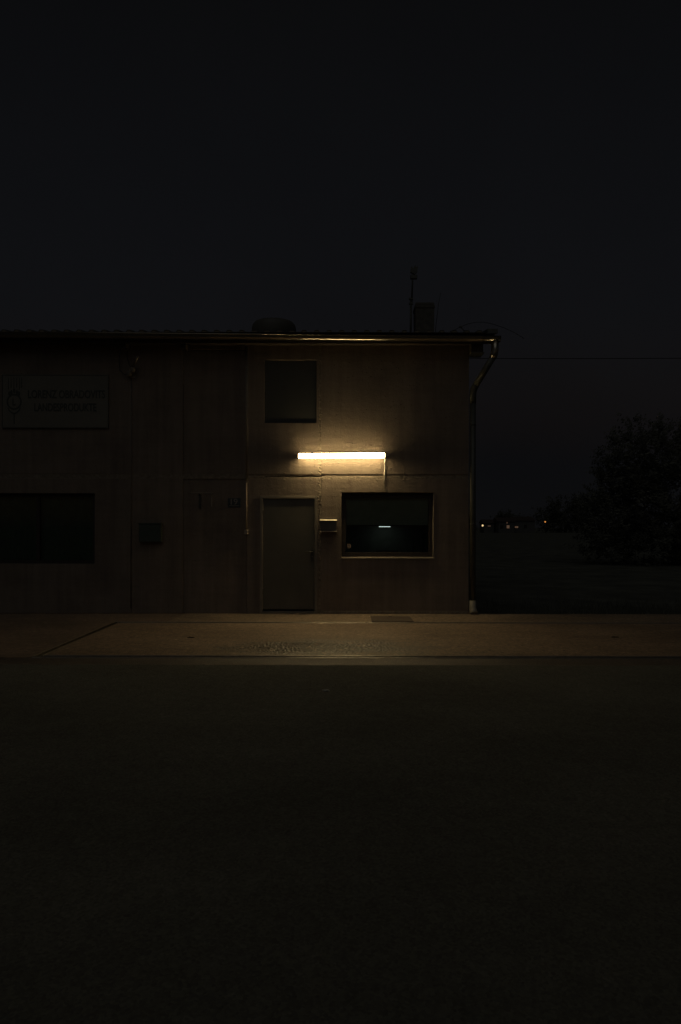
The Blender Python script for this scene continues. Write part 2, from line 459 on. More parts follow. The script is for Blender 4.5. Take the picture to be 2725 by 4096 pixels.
def panel(x0, x1, z0, z1, hole=None, dy=0.0):
    bm = bmesh.new()
    xs, zs = [x0, x1], [z0, z1]
    if hole:
        xs = sorted({x0, hole[0], hole[1], x1}); zs = sorted({z0, max(z0, hole[2]), hole[3], z1})
    vf, vb = {}, {}
    for i, x in enumerate(xs):
        for j, z in enumerate(zs):
            vf[i, j] = bm.verts.new((x, dy, z)); vb[i, j] = bm.verts.new((x, TH, z))
    cells = set()
    for i in range(len(xs) - 1):
        for j in range(len(zs) - 1):
            cx, cz = (xs[i] + xs[i + 1]) / 2, (zs[j] + zs[j + 1]) / 2
            if hole and hole[0] < cx < hole[1] and hole[2] < cz < hole[3]: continue
            cells.add((i, j))
    for i, j in cells:
        bm.faces.new((vf[i, j], vf[i + 1, j], vf[i + 1, j + 1], vf[i, j + 1]))
        bm.faces.new((vb[i, j], vb[i, j + 1], vb[i + 1, j + 1], vb[i + 1, j]))
        for di, dj, a, b in ((-1, 0, (i, j), (i, j + 1)), (1, 0, (i + 1, j), (i + 1, j + 1)),
                             (0, -1, (i, j), (i + 1, j)), (0, 1, (i, j + 1), (i + 1, j + 1))):
            if (i + di, j + dj) not in cells:
                bm.faces.new((vf[a], vf[b], vb[b], vb[a]))
    for v in [v for v in bm.verts if not v.link_faces]: bm.verts.remove(v)
    bmesh.ops.recalc_face_normals(bm, faces=bm.faces[:])
    me = bpy.data.meshes.new('wall_panel'); bm.to_mesh(me); bm.free(); me.materials.append(M_WALL)
    o = bpy.data.objects.new('wall_panel', me); COL.objects.link(o); o.parent = B
    bv = o.modifiers.new('bevel', 'BEVEL'); bv.width = 0.006; bv.segments = 2; bv.limit_method = 'ANGLE'
    return o

JV = 0.035                       # half width of the patched joint by the door
WIN = (0.016, 1.687, 1.000, 2.185)
DOOR = (-1.43, -0.435, 0.0, 2.104)
UPW = (-1.376, -0.437, 3.437, 4.570)
LEFTW = (-6.55, -4.43, 0.89, 2.16)
g = 0.0015
seams = [XL, -6.9, -3.77, -2.84, -1.69]
panel(XL, -6.9 - g, 0.0, ZJ0); panel(XL, -6.9 - g, ZJ1, TOP)
panel(-6.9 + g, -3.77 - g, 0.0, ZJ0, LEFTW); panel(-6.9 + g, -3.77 - g, ZJ1, TOP)
panel(-3.77 + g, -2.84 - g, 0.0, ZJ0, dy=0.004); panel(-3.77 + g, -2.84 - g, ZJ1, TOP, dy=0.004)
panel(-2.84 + g, -1.69 - g, 0.0, ZJ0, dy=0.018); panel(-2.84 + g, -1.69 - g, ZJ1, 4.745, dy=0.018)
panel(-2.84 + g, -1.69 - g, 4.757, TOP, dy=0.004)
panel(-1.69 + g, -0.352 - JV, 0.0, ZJ0, DOOR); panel(-1.69 + g, -0.352 - JV, ZJ1, TOP, UPW)
panel(-0.385 + JV, XR, 0.0, ZJ0, WIN); panel(-0.385 + JV, XR, ZJ1, TOP)

# mortar in the joints, uneven, with an open crack left of the patched joint
def nz(x, z, s, o=0.0): return noise.noise((x * s + o, z * s, o))
def hjoint(x, z):
    led = 2.468 + 0.003 * nz(x, 0, 6)
    y = 0.010 if z > led else 0.001
    y += 0.004 * nz(x, z, 22) + 0.003 * nz(x, z, 60, 5)
    cz = 2.470 + 0.013 * nz(x, 0, 4.5, 2) + 0.008 * nz(x, 0, 17, 7)
    w = 0.0
    if -1.45 < x < -0.33:
        t = (x + 1.45) / 1.12
        w = 0.004 + 0.017 * min(1, t * 1.4) * (0.65 + 0.6 * abs(nz(x, 0, 9, 3)))
        if x > -0.45: w *= max(0.0, (-0.33 - x) / 0.12)
        if x < -1.25: w *= max(0.0, (x + 1.45) / 0.2)
    if abs(z - cz) < w: y += 0.05 * (1 - abs(z - cz) / w) ** 0.4
    return y
heightgrid('mortar_joint', M_MORTAR, -1.69 + g, 2.305, ZJ0 - 0.004, ZJ1 + 0.004, 520, 26, hjoint, B)
heightgrid('mortar_joint', M_MORTAR, XL, -1.69 + g, ZJ0 - 0.004, ZJ1 + 0.004, 300, 8,
           lambda x, z: 0.005 + 0.003 * nz(x, z, 14), B)
LUMPS = [(2.585, .05, 1.0), (2.365, .04, 1.0), (2.10, .05, 1.2), (2.06, .03, .9), (1.28, .09, .5), (0.8, .12, .4), (2.70, .03, .5), (1.98, .04, .6)]
def vjoint(x, z):
    u = (x + 0.385) / JV
    y = 0.006 - 0.006 * (1 - u * u) + 0.006 * nz(x, z, 26) + 0.005 * nz(x, z, 62, 4)
    k = 0.30 + sum(a * math.exp(-((z - c) / w) ** 2) for c, w, a in LUMPS)
    nn = nz(x, z, 34, 9)
    y -= 0.020 * k * max(0, nn + 0.05)
    y += 0.035 * k * max(0, nz(x, z, 30, 15) - 0.12)
    return y
heightgrid('mortar_joint', M_MORTAR, -0.385 - JV - 0.010, -0.385 + JV + 0.008, 0.0, ZJ0 + 0.01, 16, 480, vjoint, B)
heightgrid('mortar_joint', M_MORTAR, -0.385 - JV - 0.006, -0.385 + JV + 0.006, ZJ1 - 0.01, TOP, 14, 380, vjoint, B)
for x in (-1.01, -0.525, -0.325, 0.16, 0.65, 1.14):       # cast-in bolt plugs on both sides of the joint
    for z in (2.532, 2.412):
        o = MB().lathe([(0.014, 0.0), (0.014, 0.006), (0.010, 0.011), (0.003, 0.013)], seg=10).build('bolt_plug', M_MORTAR, B)
        o.rotation_euler = (R(90), 0, 0); o.location = (x + 0.01 * nz(x, z, 9), 0.001, z)

# rest of the shell
MB().box(XR - 0.20, XR, TH + 0.002, 6.4, 0.0, TOP).build('gable_wall', M_WALL, B)
MB().prism_x([(0.21, 4.862), (6.38, 4.862), (3.2, 5.41)], XR - 0.19, XR - 0.002).build('gable', M_WALL, B)
MB().box(XL, XR - 0.203, 6.2, 6.4, 0.0, TOP).build('back_wall', M_WALL, B)
MB().box(XL, XL + 0.2, TH + 0.002, 6.197, 0.0, TOP).build('end_wall', M_WALL, B)
MB().box(XL + 0.203, XR - 0.203, 3.7, 3.8, 0.012, 2.70).build('partition_wall', M_INNER, B)
MB().box(-0.52, -0.42, TH + 0.01, 3.697, 0.012, 2.70).build('partition_wall', M_INNER, B)
MB().box(XL + 0.203, XR - 0.203, TH + 0.003, 6.197, 2.703, 2.80).build('storey_slab', M_INNER, B)
MB().box(XL + 0.203, XR - 0.203, 0.36, 6.197, -0.05, 0.010).build('floor_slab', M_INNER, B)
MB().prism_x([(-0.006, 0.0), (-0.006, 0.035), (-0.002, 0.05), (0.0, 0.05), (0.0, 0.0)], -0.33, 2.30).build('plinth_lip', M_MORTAR, B)

# roof: trapezoid metal sheets on timber eaves
roof = put(empty('roof'), B)
SL = math.tan(R(9.5))
EY, EZ = -0.36, 4.972
def roof_sheet(x0, ribs, side):
    p = 0.219
    prof = []
    for k in range(ribs):
        a = x0 + k * p
        prof += [(a, 0.0), (a + 0.085, 0.0), (a + 0.108, 0.036), (a + 0.170, 0.036), (a + 0.193, 0.0)]
    prof.append((x0 + ribs * p - 0.001, 0.0))
    bm = bmesh.new(); rows = []
    ys = (EY, 3.2) if side > 0 else (3.2, 6.76)
    for y in ys:
        zb = EZ + (y - EY) * SL if side > 0 else EZ + (3.2 - EY) * SL - (y - 3.2) * SL
        rows.append(([bm.verts.new((x, y, zb + z)) for x, z in prof], [bm.verts.new((x, y, zb + z - 0.004)) for x, z in prof]))
    (t0, b0), (t1, b1) = rows
    for i in range(len(prof) - 1):
        bm.faces.new((t0[i], t0[i + 1], t1[i + 1], t1[i])); bm.faces.new((b0[i + 1], b0[i], b1[i], b1[i + 1]))
        bm.faces.new((t0[i + 1], t0[i], b0[i], b0[i + 1])); bm.faces.new((t1[i], t1[i + 1], b1[i + 1], b1[i]))
    bmesh.ops.recalc_face_normals(bm, faces=bm.faces[:])
    me = bpy.data.meshes.new('roof_sheet'); bm.to_mesh(me); bm.free(); me.materials.append(M_ROOF)
    o = bpy.data.objects.new('roof_sheet', me); COL.objects.link(o); o.parent = roof
M_FILL = simple('rib_filler_foam', (0.34, 0.29, 0.22), 0.9, var=0.15)
FILL = None
def fillers(x0, ribs):
    global FILL
    for k in range(ribs):
        a = x0 + k * 0.219
        if FILL is None:
            o = MB().prism_y([(0.002, 0.001), (0.021, 0.031), (0.087, 0.031), (0.106, 0.001)], 0.0, 0.04).build('rib_filler', M_FILL, roof); FILL = o
        else:
            o = FILL.copy(); COL.objects.link(o)
        o.location = (a + 0.085, EY + 0.012, EZ + 0.003)
x = -9.32
while x < 2.3:
    fillers(x, 5)
    roof_sheet(x, 5, 1); roof_sheet(x, 5, -1); x += 5 * 0.219
XVERGE = x
MB().prism_x([(EY - 0.01, EZ - 0.02), (EY - 0.01, EZ + 0.06), (3.2, EZ + 0.06 + (3.2 - EY) * SL), (3.2, EZ - 0.02 + (3.2 - EY) * SL)],
             XVERGE - 0.16, XVERGE + 0.02).build('verge_trim', M_ZINCD, roof)
MB().box(-9.25, XVERGE - 0.02, -0.26, -0.235, 4.80, 4.962).build('fascia_board', M_WOOD, roof)
MB().box(-9.25, 2.30, -0.235, -0.003, 4.835, 4.862).build('soffit_board', M_WOOD, roof)
for xr in (-3.86, -2.80):
    MB().box(xr - 0.05, xr + 0.05, -0.20, -0.002, 4.72, 4.832).build('rafter_end', M_WOOD, roof)
MB().box(2.312, 2.52, -0.21, 0.09, 4.665, 4.832).build('purlin_end', M_WOOD, roof)
MB().box(2.30, 2.54, -0.225, 0.10, 4.648, 4.664).build('purlin_cap', M_ZINCD, roof)
MB().tube([(2.40 + 0.055 * math.cos(a), -0.10, 4.625 + 0.03 * math.sin(a) - 0.01) for a in [math.pi + math.pi * k / 10 for k in range(11)]], 0.004, 6).build('wire_loop', M_ZINCD, roof)
# chimney, rooflight dome
def roofz(y): return EZ + (y - EY) * SL
ch = MB()
cb = [(-0.215, 0), (0.215, 0)]
for (w0, w1, z0, z1) in ((0.200, 0.207, 5.20, 6.36), (0.218, 0.218, 6.36, 6.43), (0.208, 0.20, 6.43, 6.49)):
    lo = [ch.bm.verts.new((1.84 + sx * w0, 2.85 + sy * w0, z0)) for sx, sy in ((-1, -1), (1, -1), (1, 1), (-1, 1))]
    hi = [ch.bm.verts.new((1.84 + sx * w1, 2.85 + sy * w1, z1)) for sx, sy in ((-1, -1), (1, -1), (1, 1), (-1, 1))]
    for i in range(4): ch.bm.faces.new((lo[i], lo[(i + 1) % 4], hi[(i + 1) % 4], hi[i]))
    ch.bm.faces.new(lo[::-1]); ch.bm.faces.new(hi)
ch.build('chimney', M_BRICK, roof, bevel=0.012)
MB().lathe([(0.46, 0.0), (0.46, 0.39), (0.44, 0.46), (0.40, 0.505), (0.30, 0.535), (0.15, 0.545), (0.01, 0.547)],
           (-1.39, 1.9, roofz(1.9) - 0.06), 32).build('rooflight_dome', M_ROOF, roof)

# gutter with a slight fall to the right, its brackets, and the downpipe
gut = put(empty('gutter'), B)
GX0, GX1, GR = -9.2, 2.79, 0.074
def gz(x): return 4.905 - 0.0066 * (x + 1.0)
GY = -0.345
bm = bmesh.new(); N = 14; secs = []
prof = [(GY + GR * math.cos(math.pi + math.pi * k / N), GR * math.sin(math.pi + math.pi * k / N)) for k in range(N + 1)]
prof = [(GY - GR - 0.004, 0.012), (GY - GR - 0.010, 0.004)] + prof[0:]
for xx in (GX0, -6, -4, -2, 0, 2, GX1):
    secs.append([bm.verts.new((xx, y, gz(xx) + z)) for y, z in prof])
for a, b in zip(secs, secs[1:]):
    for k in range(len(prof) - 1):
        f = bm.faces.new((a[k], b[k], b[k + 1], a[k + 1])); f.smooth = True
bm.faces.new(secs[-1][2:])
bm.faces.new(secs[0][2:][::-1])
me = bpy.data.meshes.new('trough'); bm.to_mesh(me); bm.free(); me.materials.append(M_ZINC)
tr = bpy.data.objects.new('trough', me); COL.objects.link(tr); tr.parent = gut
so = tr.modifiers.new('solid', 'SOLIDIFY'); so.thickness = 0.003; so.offset = 1
MB().tube([(GX0, GY - GR - 0.006, gz(GX0) + 0.008), (GX1, GY - GR - 0.006, gz(GX1) + 0.008)], 0.009, 8).build('rolled_bead', M_ZINC, gut)
for xx in (-7.9, -7.05, -6.15, -5.26, -4.34, -3.43, -2.54, -1.63, -0.735, 0.173, 1.08, 1.76, 2.48):
    pts = [(xx, GY + (GR + 0.006) * math.cos(a), gz(xx) + (GR + 0.006) * math.sin(a)) for a in [math.pi + math.pi * k / 10 for k in range(11)]]
    mb = MB()
    for i in range(10):
        p, q = pts[i], pts[i + 1]
        ov = 0.004
        v = [mb.bm.verts.new(c) for c in ((p[0] - .013, p[1], p[2]), (p[0] + .013, p[1], p[2]), (q[0] + .013, q[1], q[2]), (q[0] - .013, q[1], q[2]))]
        mb.bm.faces.new(v)
    bmesh.ops.remove_doubles(mb.bm, verts=mb.bm.verts[:], dist=1e-5)
    o = mb.build('gutter_bracket', M_ZINC, gut)
    s2 = o.modifiers.new('solid', 'SOLIDIFY'); s2.thickness = 0.006; s2.offset = 1
dp = put(empty('downpipe'), B)
gzx = gz(2.70)
elb = [(2.70, -0.345, gzx - 0.06), (2.70, -0.345, gzx - 0.20), (2.69, -0.34, gzx - 0.28), (2.665, -0.325, gzx - 0.345)]
low = [(2.42, -0.03, 4.10), (2.395, 0.0, 4.04), (2.383, 0.015, 3.97)]
MB().tube(elb, 0.064, 20).build('pipe_elbow', M_ZINC, dp)
MB().tube([(2.668, -0.327, gzx - 0.335), low[0]], 0.057, 20).build('pipe_offset', M_ZINCD, dp)
MB().tube([(2.424, -0.033, 4.11)] + low + [(2.383, 0.02, 3.80)], 0.061, 20).build('pipe_elbow', M_ZINCD, dp)
MB().tube([(2.383, 0.02, 3.86), (2.383, 0.02, 0.20)], 0.056, 20).build('pipe', M_ZINCD, dp)
for zz in (3.4, 1.6):
    MB().tube([(2.383, 0.02, zz), (2.383, 0.02, zz + 0.03)], 0.062, 20).build('pipe_clip', M_ZINCD, dp)
MB().tube([(2.383, 0.02, 0.24), (2.386, 0.015, 0.10), (2.392, -0.01, 0.05), (2.40, -0.05, 0.005)], [0.064, 0.066, 0.070, 0.074], 20).build('pipe_shoe', simple('shoe_paint', (0.28, 0.26, 0.21), 0.55, var=0.15), dp)

# door
door = put(empty('door'), B)
x0, x1, _, z1 = DOOR
fw = 0.032
df = MB()
df.box(x0 - 0.02, x0 + fw, -0.016, 0.10, 0.0, z1 + 0.018)
df.box(x1 - fw, x1 + 0.016, -0.016, 0.10, 0.0, z1 + 0.018)
df.box(x0 + fw, x1 - fw, -0.016, 0.10, z1 - fw, z1 + 0.018)
df.build('door_frame', M_DFRAME, door, bevel=0.004)
MB().box(x0 + fw + 0.003, x1 - fw - 0.003, 0.008, 0.055, 0.075, z1 - fw - 0.005).build('door_leaf', M_DOOR, door, bevel=0.004)
MB().box(x0 + fw + 0.002, x1 - fw - 0.002, 0.0, 0.10, 0.003, 0.045).build('threshold', M_DFRAME, door, bevel=0.004)
MB().box(x0 + fw + 0.003, x1 - fw - 0.003, -0.004, 0.007, 0.080, 0.105).build('weather_bar', M_DOOR, door)
hx = -0.510
MB().box(hx - 0.022, hx + 0.022, -0.001, 0.007, 0.945, 1.155).build('handle_plate', M_HANDLE, door, bevel=0.003)
MB().tube([(hx, 0.002, 1.118), (hx, -0.045, 1.118), (hx - 0.012, -0.056, 1.118), (hx - 0.13, -0.056, 1.116)], 0.010, 10).build('lever', M_HANDLE, door)
MB().tube([(hx, 0.002, 1.035), (hx, -0.010, 1.035)], 0.010, 10).build('lock_cylinder', M_STEEL, door)
for zh in (0.35, 1.80):
    MB().tube([(x0 + fw, -0.006, zh), (x0 + fw, -0.006, zh + 0.10)], 0.009, 8).build('hinge', M_HANDLE, door)

# office window
win = put(empty('window'), B)
x0, x1, z0, z1 = WIN
MB().box(x0 + .002, x1 - .002, 0.10, 0.165, z1 - 0.095, z1 - .002).build('frame_rail', M_DARK, win, bevel=0.004)
MB().box(x0 + .002, x1 - .002, 0.10, 0.165, z0 + .002, z0 + 0.105).build('frame_rail', M_DARK, win, bevel=0.004)
MB().box(x0 + .002, x0 + 0.085, 0.10, 0.165, z0 + 0.107, z1 - 0.097).build('frame_stile', M_DARK, win, bevel=0.004)
MB().box(x1 - 0.085, x1 - .002, 0.10, 0.165, z0 + 0.107, z1 - 0.097).build('frame_stile', M_DARK, win, bevel=0.004)
MB().box(x0 + 0.086, x1 - 0.086, 0.128, 0.134, z0 + 0.108, z1 - 0.098).build('pane', M_GLASS, win)
sm = MB().prism_x([(-0.022, z0 - 0.012), (-0.022, z0 + 0.008), (0.10, z0 + 0.024), (0.10, z0 + 0.002), (0.0, z0 + 0.001), (-0.006, z0 - 0.012)], x0 + 0.003, x1 - 0.003)
sm.build('sill', simple('sill_metal', (0.24, 0.21, 0.17), 0.5, 0.0, var=0.15), win)
MB().box(x1 - 0.014, x1 - 0.002, -0.006, 0.098, z0 + 0.03, z1 - 0.003).build('jamb_trim', simple('jamb_render', (0.21, 0.18, 0.145), 0.8), win)

MB().box(x0 + 0.06, x1 - 0.06, 0.180, 0.183, 1.600, z1 + 0.01).build('roller_blind', simple('blind_cloth', (0.46, 0.50, 0.45), 0.8, var=0.1), win)
MB().box(x0 + 0.06, x1 - 0.06, 0.176, 0.187, 1.590, 1.600).build('blind_bar', M_DARK, win)

# upper blind window
upw = put(empty('blind_window'), B)
x0, x1, z0, z1 = UPW
MB().box(x0 + .003, x1 - .003, 0.022, 0.05, z0 + .003, z1 - .003).build('board', M_SHUT, upw)
MB().box(x0 + .003, x0 + 0.03, 0.012, 0.021, z0 + .003, z1 - .003).build('frame_stile', M_SHUT, upw)
MB().box(x1 - 0.03, x1 - .003, 0.012, 0.021, z0 + .003, z1 - .003).build('frame_stile', M_SHUT, upw)

# dark wide window at the far left
lw = put(empty('wide_window'), B)
x0, x1, z0, z1 = LEFTW
MB().box(x0 + .003, x1 - .003, 0.09, 0.15, z1 - 0.06, z1 - .003).build('frame_rail', M_DARK, lw)
MB().box(x0 + .003, x1 - .003, 0.09, 0.15, z0 + .003, z0 + 0.06).build('frame_rail', M_DARK, lw)
for xa in (x0 + .003, (x0 + x1) / 2 - 0.03, x1 - 0.063):
    MB().box(xa, xa + 0.06, 0.09, 0.15, z0 + 0.062, z1 - 0.062).build('frame_stile', M_DARK, lw)
MB().box(x0 + .064, (x0 + x1) / 2 - 0.031, 0.115, 0.121, z0 + 0.062, z1 - 0.062).build('pane', M_GLASS, lw)
MB().box((x0 + x1) / 2 + 0.031, x1 - 0.064, 0.115, 0.121, z0 + 0.062, z1 - 0.062).build('pane', M_GLASS, lw)

cm = bpy.data.meshes.new('curtain')
cv, cf = [], []
for i in range(121):
    xx = x0 + 0.03 + (x1 - x0 - 0.06) * i / 120; yy = 0.185 + 0.012 * math.sin(i * 1.1) + 0.005 * math.sin(i * 2.7)
    cv += [(xx, yy, z0 - 0.03), (xx, yy, z1 + 0.03)]
    if i: cf.append((2 * i - 2, 2 * i, 2 * i + 1, 2 * i - 1))
cm.from_pydata(cv, [], cf); cm.materials.append(simple('curtain_cloth', (0.20, 0.24, 0.19), 0.9, var=0.2))
for p in cm.polygons: p.use_smooth = True
co = bpy.data.objects.new('curtain', cm); COL.objects.link(co); co.parent = lw

# ------------------------------------------------------------------ the lit wall lamp
LZ, LX = 2.838, 0.018
lamp = tag(empty('wall_lamp', (LX, 0, LZ)), 'long glowing fluorescent strip lamp on the wall above door and window', 'lamp')
lamp.rotation_euler = (0, R(-0.45), 0)
hl = 0.766
dprof = [(-0.034, -0.040), (-0.048, -0.051), (-0.115, -0.053), (-0.134, -0.047), (-0.146, -0.033), (-0.150, 0.0), (-0.146, 0.033),
         (-0.138, 0.047), (-0.127, 0.0488), (-0.118, 0.0488), (-0.118, 0.036), (-0.034, -0.028)]
dprof = [(y, z * 0.80) for y, z in dprof]
d = MB().prism_x(dprof, -hl, hl).build('diffuser', M_LAMP, lamp)
MB().box(-hl + 0.004, hl - 0.004, -0.1175, -0.0065, 0.0295, 0.0375).build('housing', M_WHITE, lamp)
for sx in (-1, 1):
    MB().box(sx * hl - 0.004 + sx * 0.004, sx * hl + 0.004 + sx * 0.004, -0.143, -0.003, -0.037, 0.037).build('end_cap', M_WHITE, lamp, bevel=0.003)
MB().box(-hl + 0.03, hl - 0.03, -0.0135, 0.0, -0.020, 0.024).build('back_plate', M_WHITE, lamp)
for xx in (-0.70, -0.34, 0.0, 0.34, 0.70):
    MB().box(xx - 0.012, xx + 0.012, -0.128, -0.119, 0.0428, 0.046).build('clip', M_GREYP, lamp)
MB().tube([(hl - 0.01, -0.05, 0.022), (hl + 0.05, -0.05, 0.022), (hl + 0.085, -0.045, 0.012), (hl + 0.06, -0.03, 0.004), (hl + 0.015, -0.02, -0.01)], 0.006, 8).build('cable_tail', M_WHITE, lamp)
cdt = tag(empty('lamp_conduit', (0.787, 0, 2.36)), 'short white plastic conduit dropping from the glowing lamp toward the office window', 'conduit')
MB().tube([(0.012, -0.020, 0.46), (0.010, -0.014, 0.36), (0.004, -0.014, 0.12), (0.0, -0.014, 0.0)], 0.011, 10).build('pipe', M_WHITE, cdt)
MB().box(-0.014, 0.018, -0.026, 0.0, 0.115, 0.127).build('clip', M_GREYP, cdt)
MB().box(-0.014, 0.018, -0.026, 0.0, 0.335, 0.347).build('clip', M_GREYP, cdt)
MB().prism_y([(-0.022, -0.165), (-0.018, 0.0), (0.016, 0.0), (0.022, -0.165)], -0.006, 0.0).build('plaster_chase', M_MORTAR, cdt)

# ------------------------------------------------------------------ things on the wall
mbx = tag(empty('mailbox', (-0.212, 0, 1.477)), 'small grey metal mailbox on the wall between door and office window', 'mailbox')
MB().box(-0.148, 0.142, -0.095, -0.001, 0.014, 0.198).build('body', M_BOX, mbx, bevel=0.004)
MB().prism_x([(0.0, 0.200), (0.0, 0.226), (-0.118, 0.2115), (-0.127, 0.203), (-0.126, 0.200)], -0.152, 0.150).build('lid', simple('lid_metal', (0.42, 0.39, 0.32), 0.4, 0.3, var=0.1), mbx)
MB().prism_x([(0.0, 0.0), (0.0, 0.013), (-0.115, 0.013), (-0.124, 0.004), (-0.122, 0.0)], -0.152, 0.148).build('bottom_ledge', M_GREYP, mbx)
MB().box(-0.125, 0.118, -0.100, -0.095, 0.030, 0.125).build('front_flap', M_BOX, mbx, bevel=0.002)

sw = tag(empty('wall_conduit', (-1.696, 0, 1.43)), 'thin conduit running down the wall from the gutter to a small grey switch box', 'conduit')
MB().tube([(-0.006, -0.014, 0.92), (-0.006, -0.014, 3.40)], 0.009, 8).build('cable_pipe', M_GREYP, sw)
MB().tube([(0.020, -0.014, 0.90), (0.020, -0.014, 3.40)], 0.008, 8).build('cable_pipe', M_GREYP, sw)
MB().tube([(0.003, -0.016, 0.08), (0.003, -0.016, 0.93)], 0.013, 10).build('conduit_pipe', simple('conduit_plastic', (0.42, 0.34, 0.25), 0.5, var=0.1), sw)
MB().box(-0.030, 0.030, -0.050, 0.0, 0.0, 0.078).build('switch_box', M_GREYP, sw, bevel=0.005)
for zz in (0.50, 0.94, 1.6, 2.3, 3.0):
    MB().box(-0.020, 0.034, -0.022, 0.0, zz, zz + 0.012).build('clip', M_GREYP, sw)

# text on signs
DG = None
def text_mesh(name, body, size, xs, mat, parent, loc, depth=0.002, align='LEFT', width=None):
    cu = bpy.data.curves.new(name, 'FONT'); cu.body = body; cu.size = size; cu.extrude = depth; cu.align_x = align; cu.offset = 0.0018 * size / 0.14
    t = bpy.data.objects.new('tmp_text', cu); COL.objects.link(t)
    bpy.context.view_layer.update()
    me = bpy.data.meshes.new_from_object(t.evaluated_get(bpy.context.evaluated_depsgraph_get()))
    bpy.data.objects.remove(t); me.name = name
    if width:
        lo = min(v.co.x for v in me.vertices); hi = max(v.co.x for v in me.vertices); xs = width / (hi - lo)
        for v in me.vertices: v.co.x = (v.co.x - lo) * xs
    else:
        for v in me.vertices: v.co.x *= xs
    me.materials.clear(); me.materials.append(mat)
    o = bpy.data.objects.new(name, me); COL.objects.link(o); o.parent = parent
    o.location = loc; o.rotation_euler = (R(90), 0, 0)
    return o

sg = tag(empty('business_sign', (-5.135, 0, 3.348)), 'wide pale signboard with dark lettering and a wheat ear emblem, high on the wall', 'sign')
MB().box(-0.945, 0.945, -0.030, -0.002, 0.0, 0.930).build('board', M_SIGN, sg, bevel=0.004)
fr = MB()
for a in ((-0.958, 0.958, -0.036, 0.0, 0.932, 0.945), (-0.958, 0.958, -0.036, 0.0, -0.013, -0.002), (0.947, 0.958, -0.036, 0.0, -0.001, 0.931), (-0.958, -0.947, -0.036, 0.0, -0.001, 0.931)):
    fr.box(*a)
fr.build('board_frame', simple('frame_strip', (0.12, 0.12, 0.10), 0.5), sg)
text_mesh('lettering', 'LORENZ OBRADOVITS', 0.20, 1, M_SINK, sg, (-0.485, -0.0335, 0.525), width=1.385)
text_mesh('lettering', 'LANDESPRODUKTE', 0.20, 1, M_SINK, sg, (-0.37, -0.0335, 0.290), width=1.115)
em = put(empty('emblem'), sg, (-0.735, -0.0315, 0.455))
em.name = 'emblem'
ring = MB()
for k in range(36):
    a0, a1 = 2 * math.pi * k / 36, 2 * math.pi * (k + 1) / 36
    v = [ring.bm.verts.new((r * math.cos(a), 0, r * math.sin(a) * 1.06)) for r, a in ((0.108, a0), (0.136, a0), (0.136, a1), (0.108, a1))]
    ring.bm.faces.new(v)
bmesh.ops.remove_doubles(ring.bm, verts=ring.bm.verts[:], dist=1e-5)
ro = ring.build('emblem_ring', M_SINK, em); s3 = ro.modifiers.new('solid', 'SOLIDIFY'); s3.thickness = 0.003
text_mesh('emblem_letter', 'L', 0.17, 0.7, M_SINK, em, (-0.035, -0.002, -0.06))
for i, xx in enumerate((-0.105, -0.055, -0.005, 0.045, 0.095, 0.135)):
    MB().prism_y([(xx - 0.006, 0.22 + 0.03 * (i % 2)), (xx + 0.006, 0.22 + 0.03 * (i % 2)), (xx + 0.003, 0.435), (xx - 0.003, 0.435)], -0.003, 0.0).build('awn', M_SINK, em)
for xx, zz in ((-0.05, 0.17), (0.05, 0.17), (0.0, 0.20), (-0.085, 0.15), (0.085, 0.15)):
    MB().prism_y([(xx + 0.020 * math.cos(a), zz + 0.042 * math.sin(a)) for a in [2 * math.pi * k / 12 for k in range(12)]], -0.003, 0.0).build('grain', M_SINK, em)
for sx in (-1, 1):
    pts = [(sx * 0.118, -0.10), (sx * 0.10, -0.16), (sx * 0.05, -0.205), (0.0, -0.225)]
    inn = [(sx * 0.098, -0.11), (sx * 0.08, -0.15), (sx * 0.04, -0.185), (0.0, -0.20)]
    MB().prism_y(pts + inn[::-1], -0.0032 if sx > 0 else -0.0028, 0.0).build('emblem_leaf', M_SINK, em)
MB().prism_y([(-0.008, -0.40), (0.008, -0.40), (0.008, -0.226), (-0.008, -0.226)], -0.003, 0.0).build('stem', M_SINK, em)

nb = tag(empty('house_number_plate', (-1.918, 0.018, 1.914)), 'dark enamel house number plate with a pale 19, beside the conduit', 'number plate')
MB().box(-0.115, 0.115, -0.012, 0.0, 0.0, 0.165).build('plate', M_BLUE, nb, bevel=0.004)
text_mesh('number', '19', 0.145, 1, M_NUM, nb, (-0.062, -0.0145, 0.052), width=0.124)
MB().box(-0.085, 0.085, -0.0145, -0.0125, 0.026, 0.034).build('number_line', M_NUM, nb)

mt = tag(empty('meter_box', (-3.41, 0.004, 1.284)), 'small dark green square meter box on the wall beside the wide window', 'meter box')
MB().box(-0.20, 0.20, -0.09, -0.001, 0.0, 0.33).build('body', M_GREENB, mt, bevel=0.006)
MB().box(-0.185, 0.185, -0.098, -0.091, 0.015, 0.300).build('lid', M_GREENB, mt, bevel=0.004)
MB().box(-0.21, 0.21, -0.105, -0.001, 0.331, 0.345).build('rain_hood', M_GREENB, mt)
MB().tube([(0.15, -0.099, 0.15), (0.15, -0.112, 0.15)], 0.012, 8).build('lock', M_HANDLE, mt)

bk = tag(empty('tool_bracket', (-2.43, 0.018, 1.90)), 'pair of thin hooked iron brackets on the wall beside the house number', 'bracket')
MB().box(-0.27, 0.135, -0.008, 0.0, 0.268, 0.280).build('rail', M_GREYP, bk)
MB().prism_x([(-0.002, 0.0), (-0.002, 0.262), (-0.05, 0.262), (-0.05, 0.24), (-0.025, 0.22), (-0.025, 0.0)], -0.125, -0.090).build('hook', M_HANDLE, bk)
MB().prism_x([(-0.002, 0.03), (-0.002, 0.262), (-0.05, 0.262), (-0.05, 0.24), (-0.012, 0.22), (-0.012, 0.03)], 0.098, 0.112).build('hook', M_GREYP, bk)

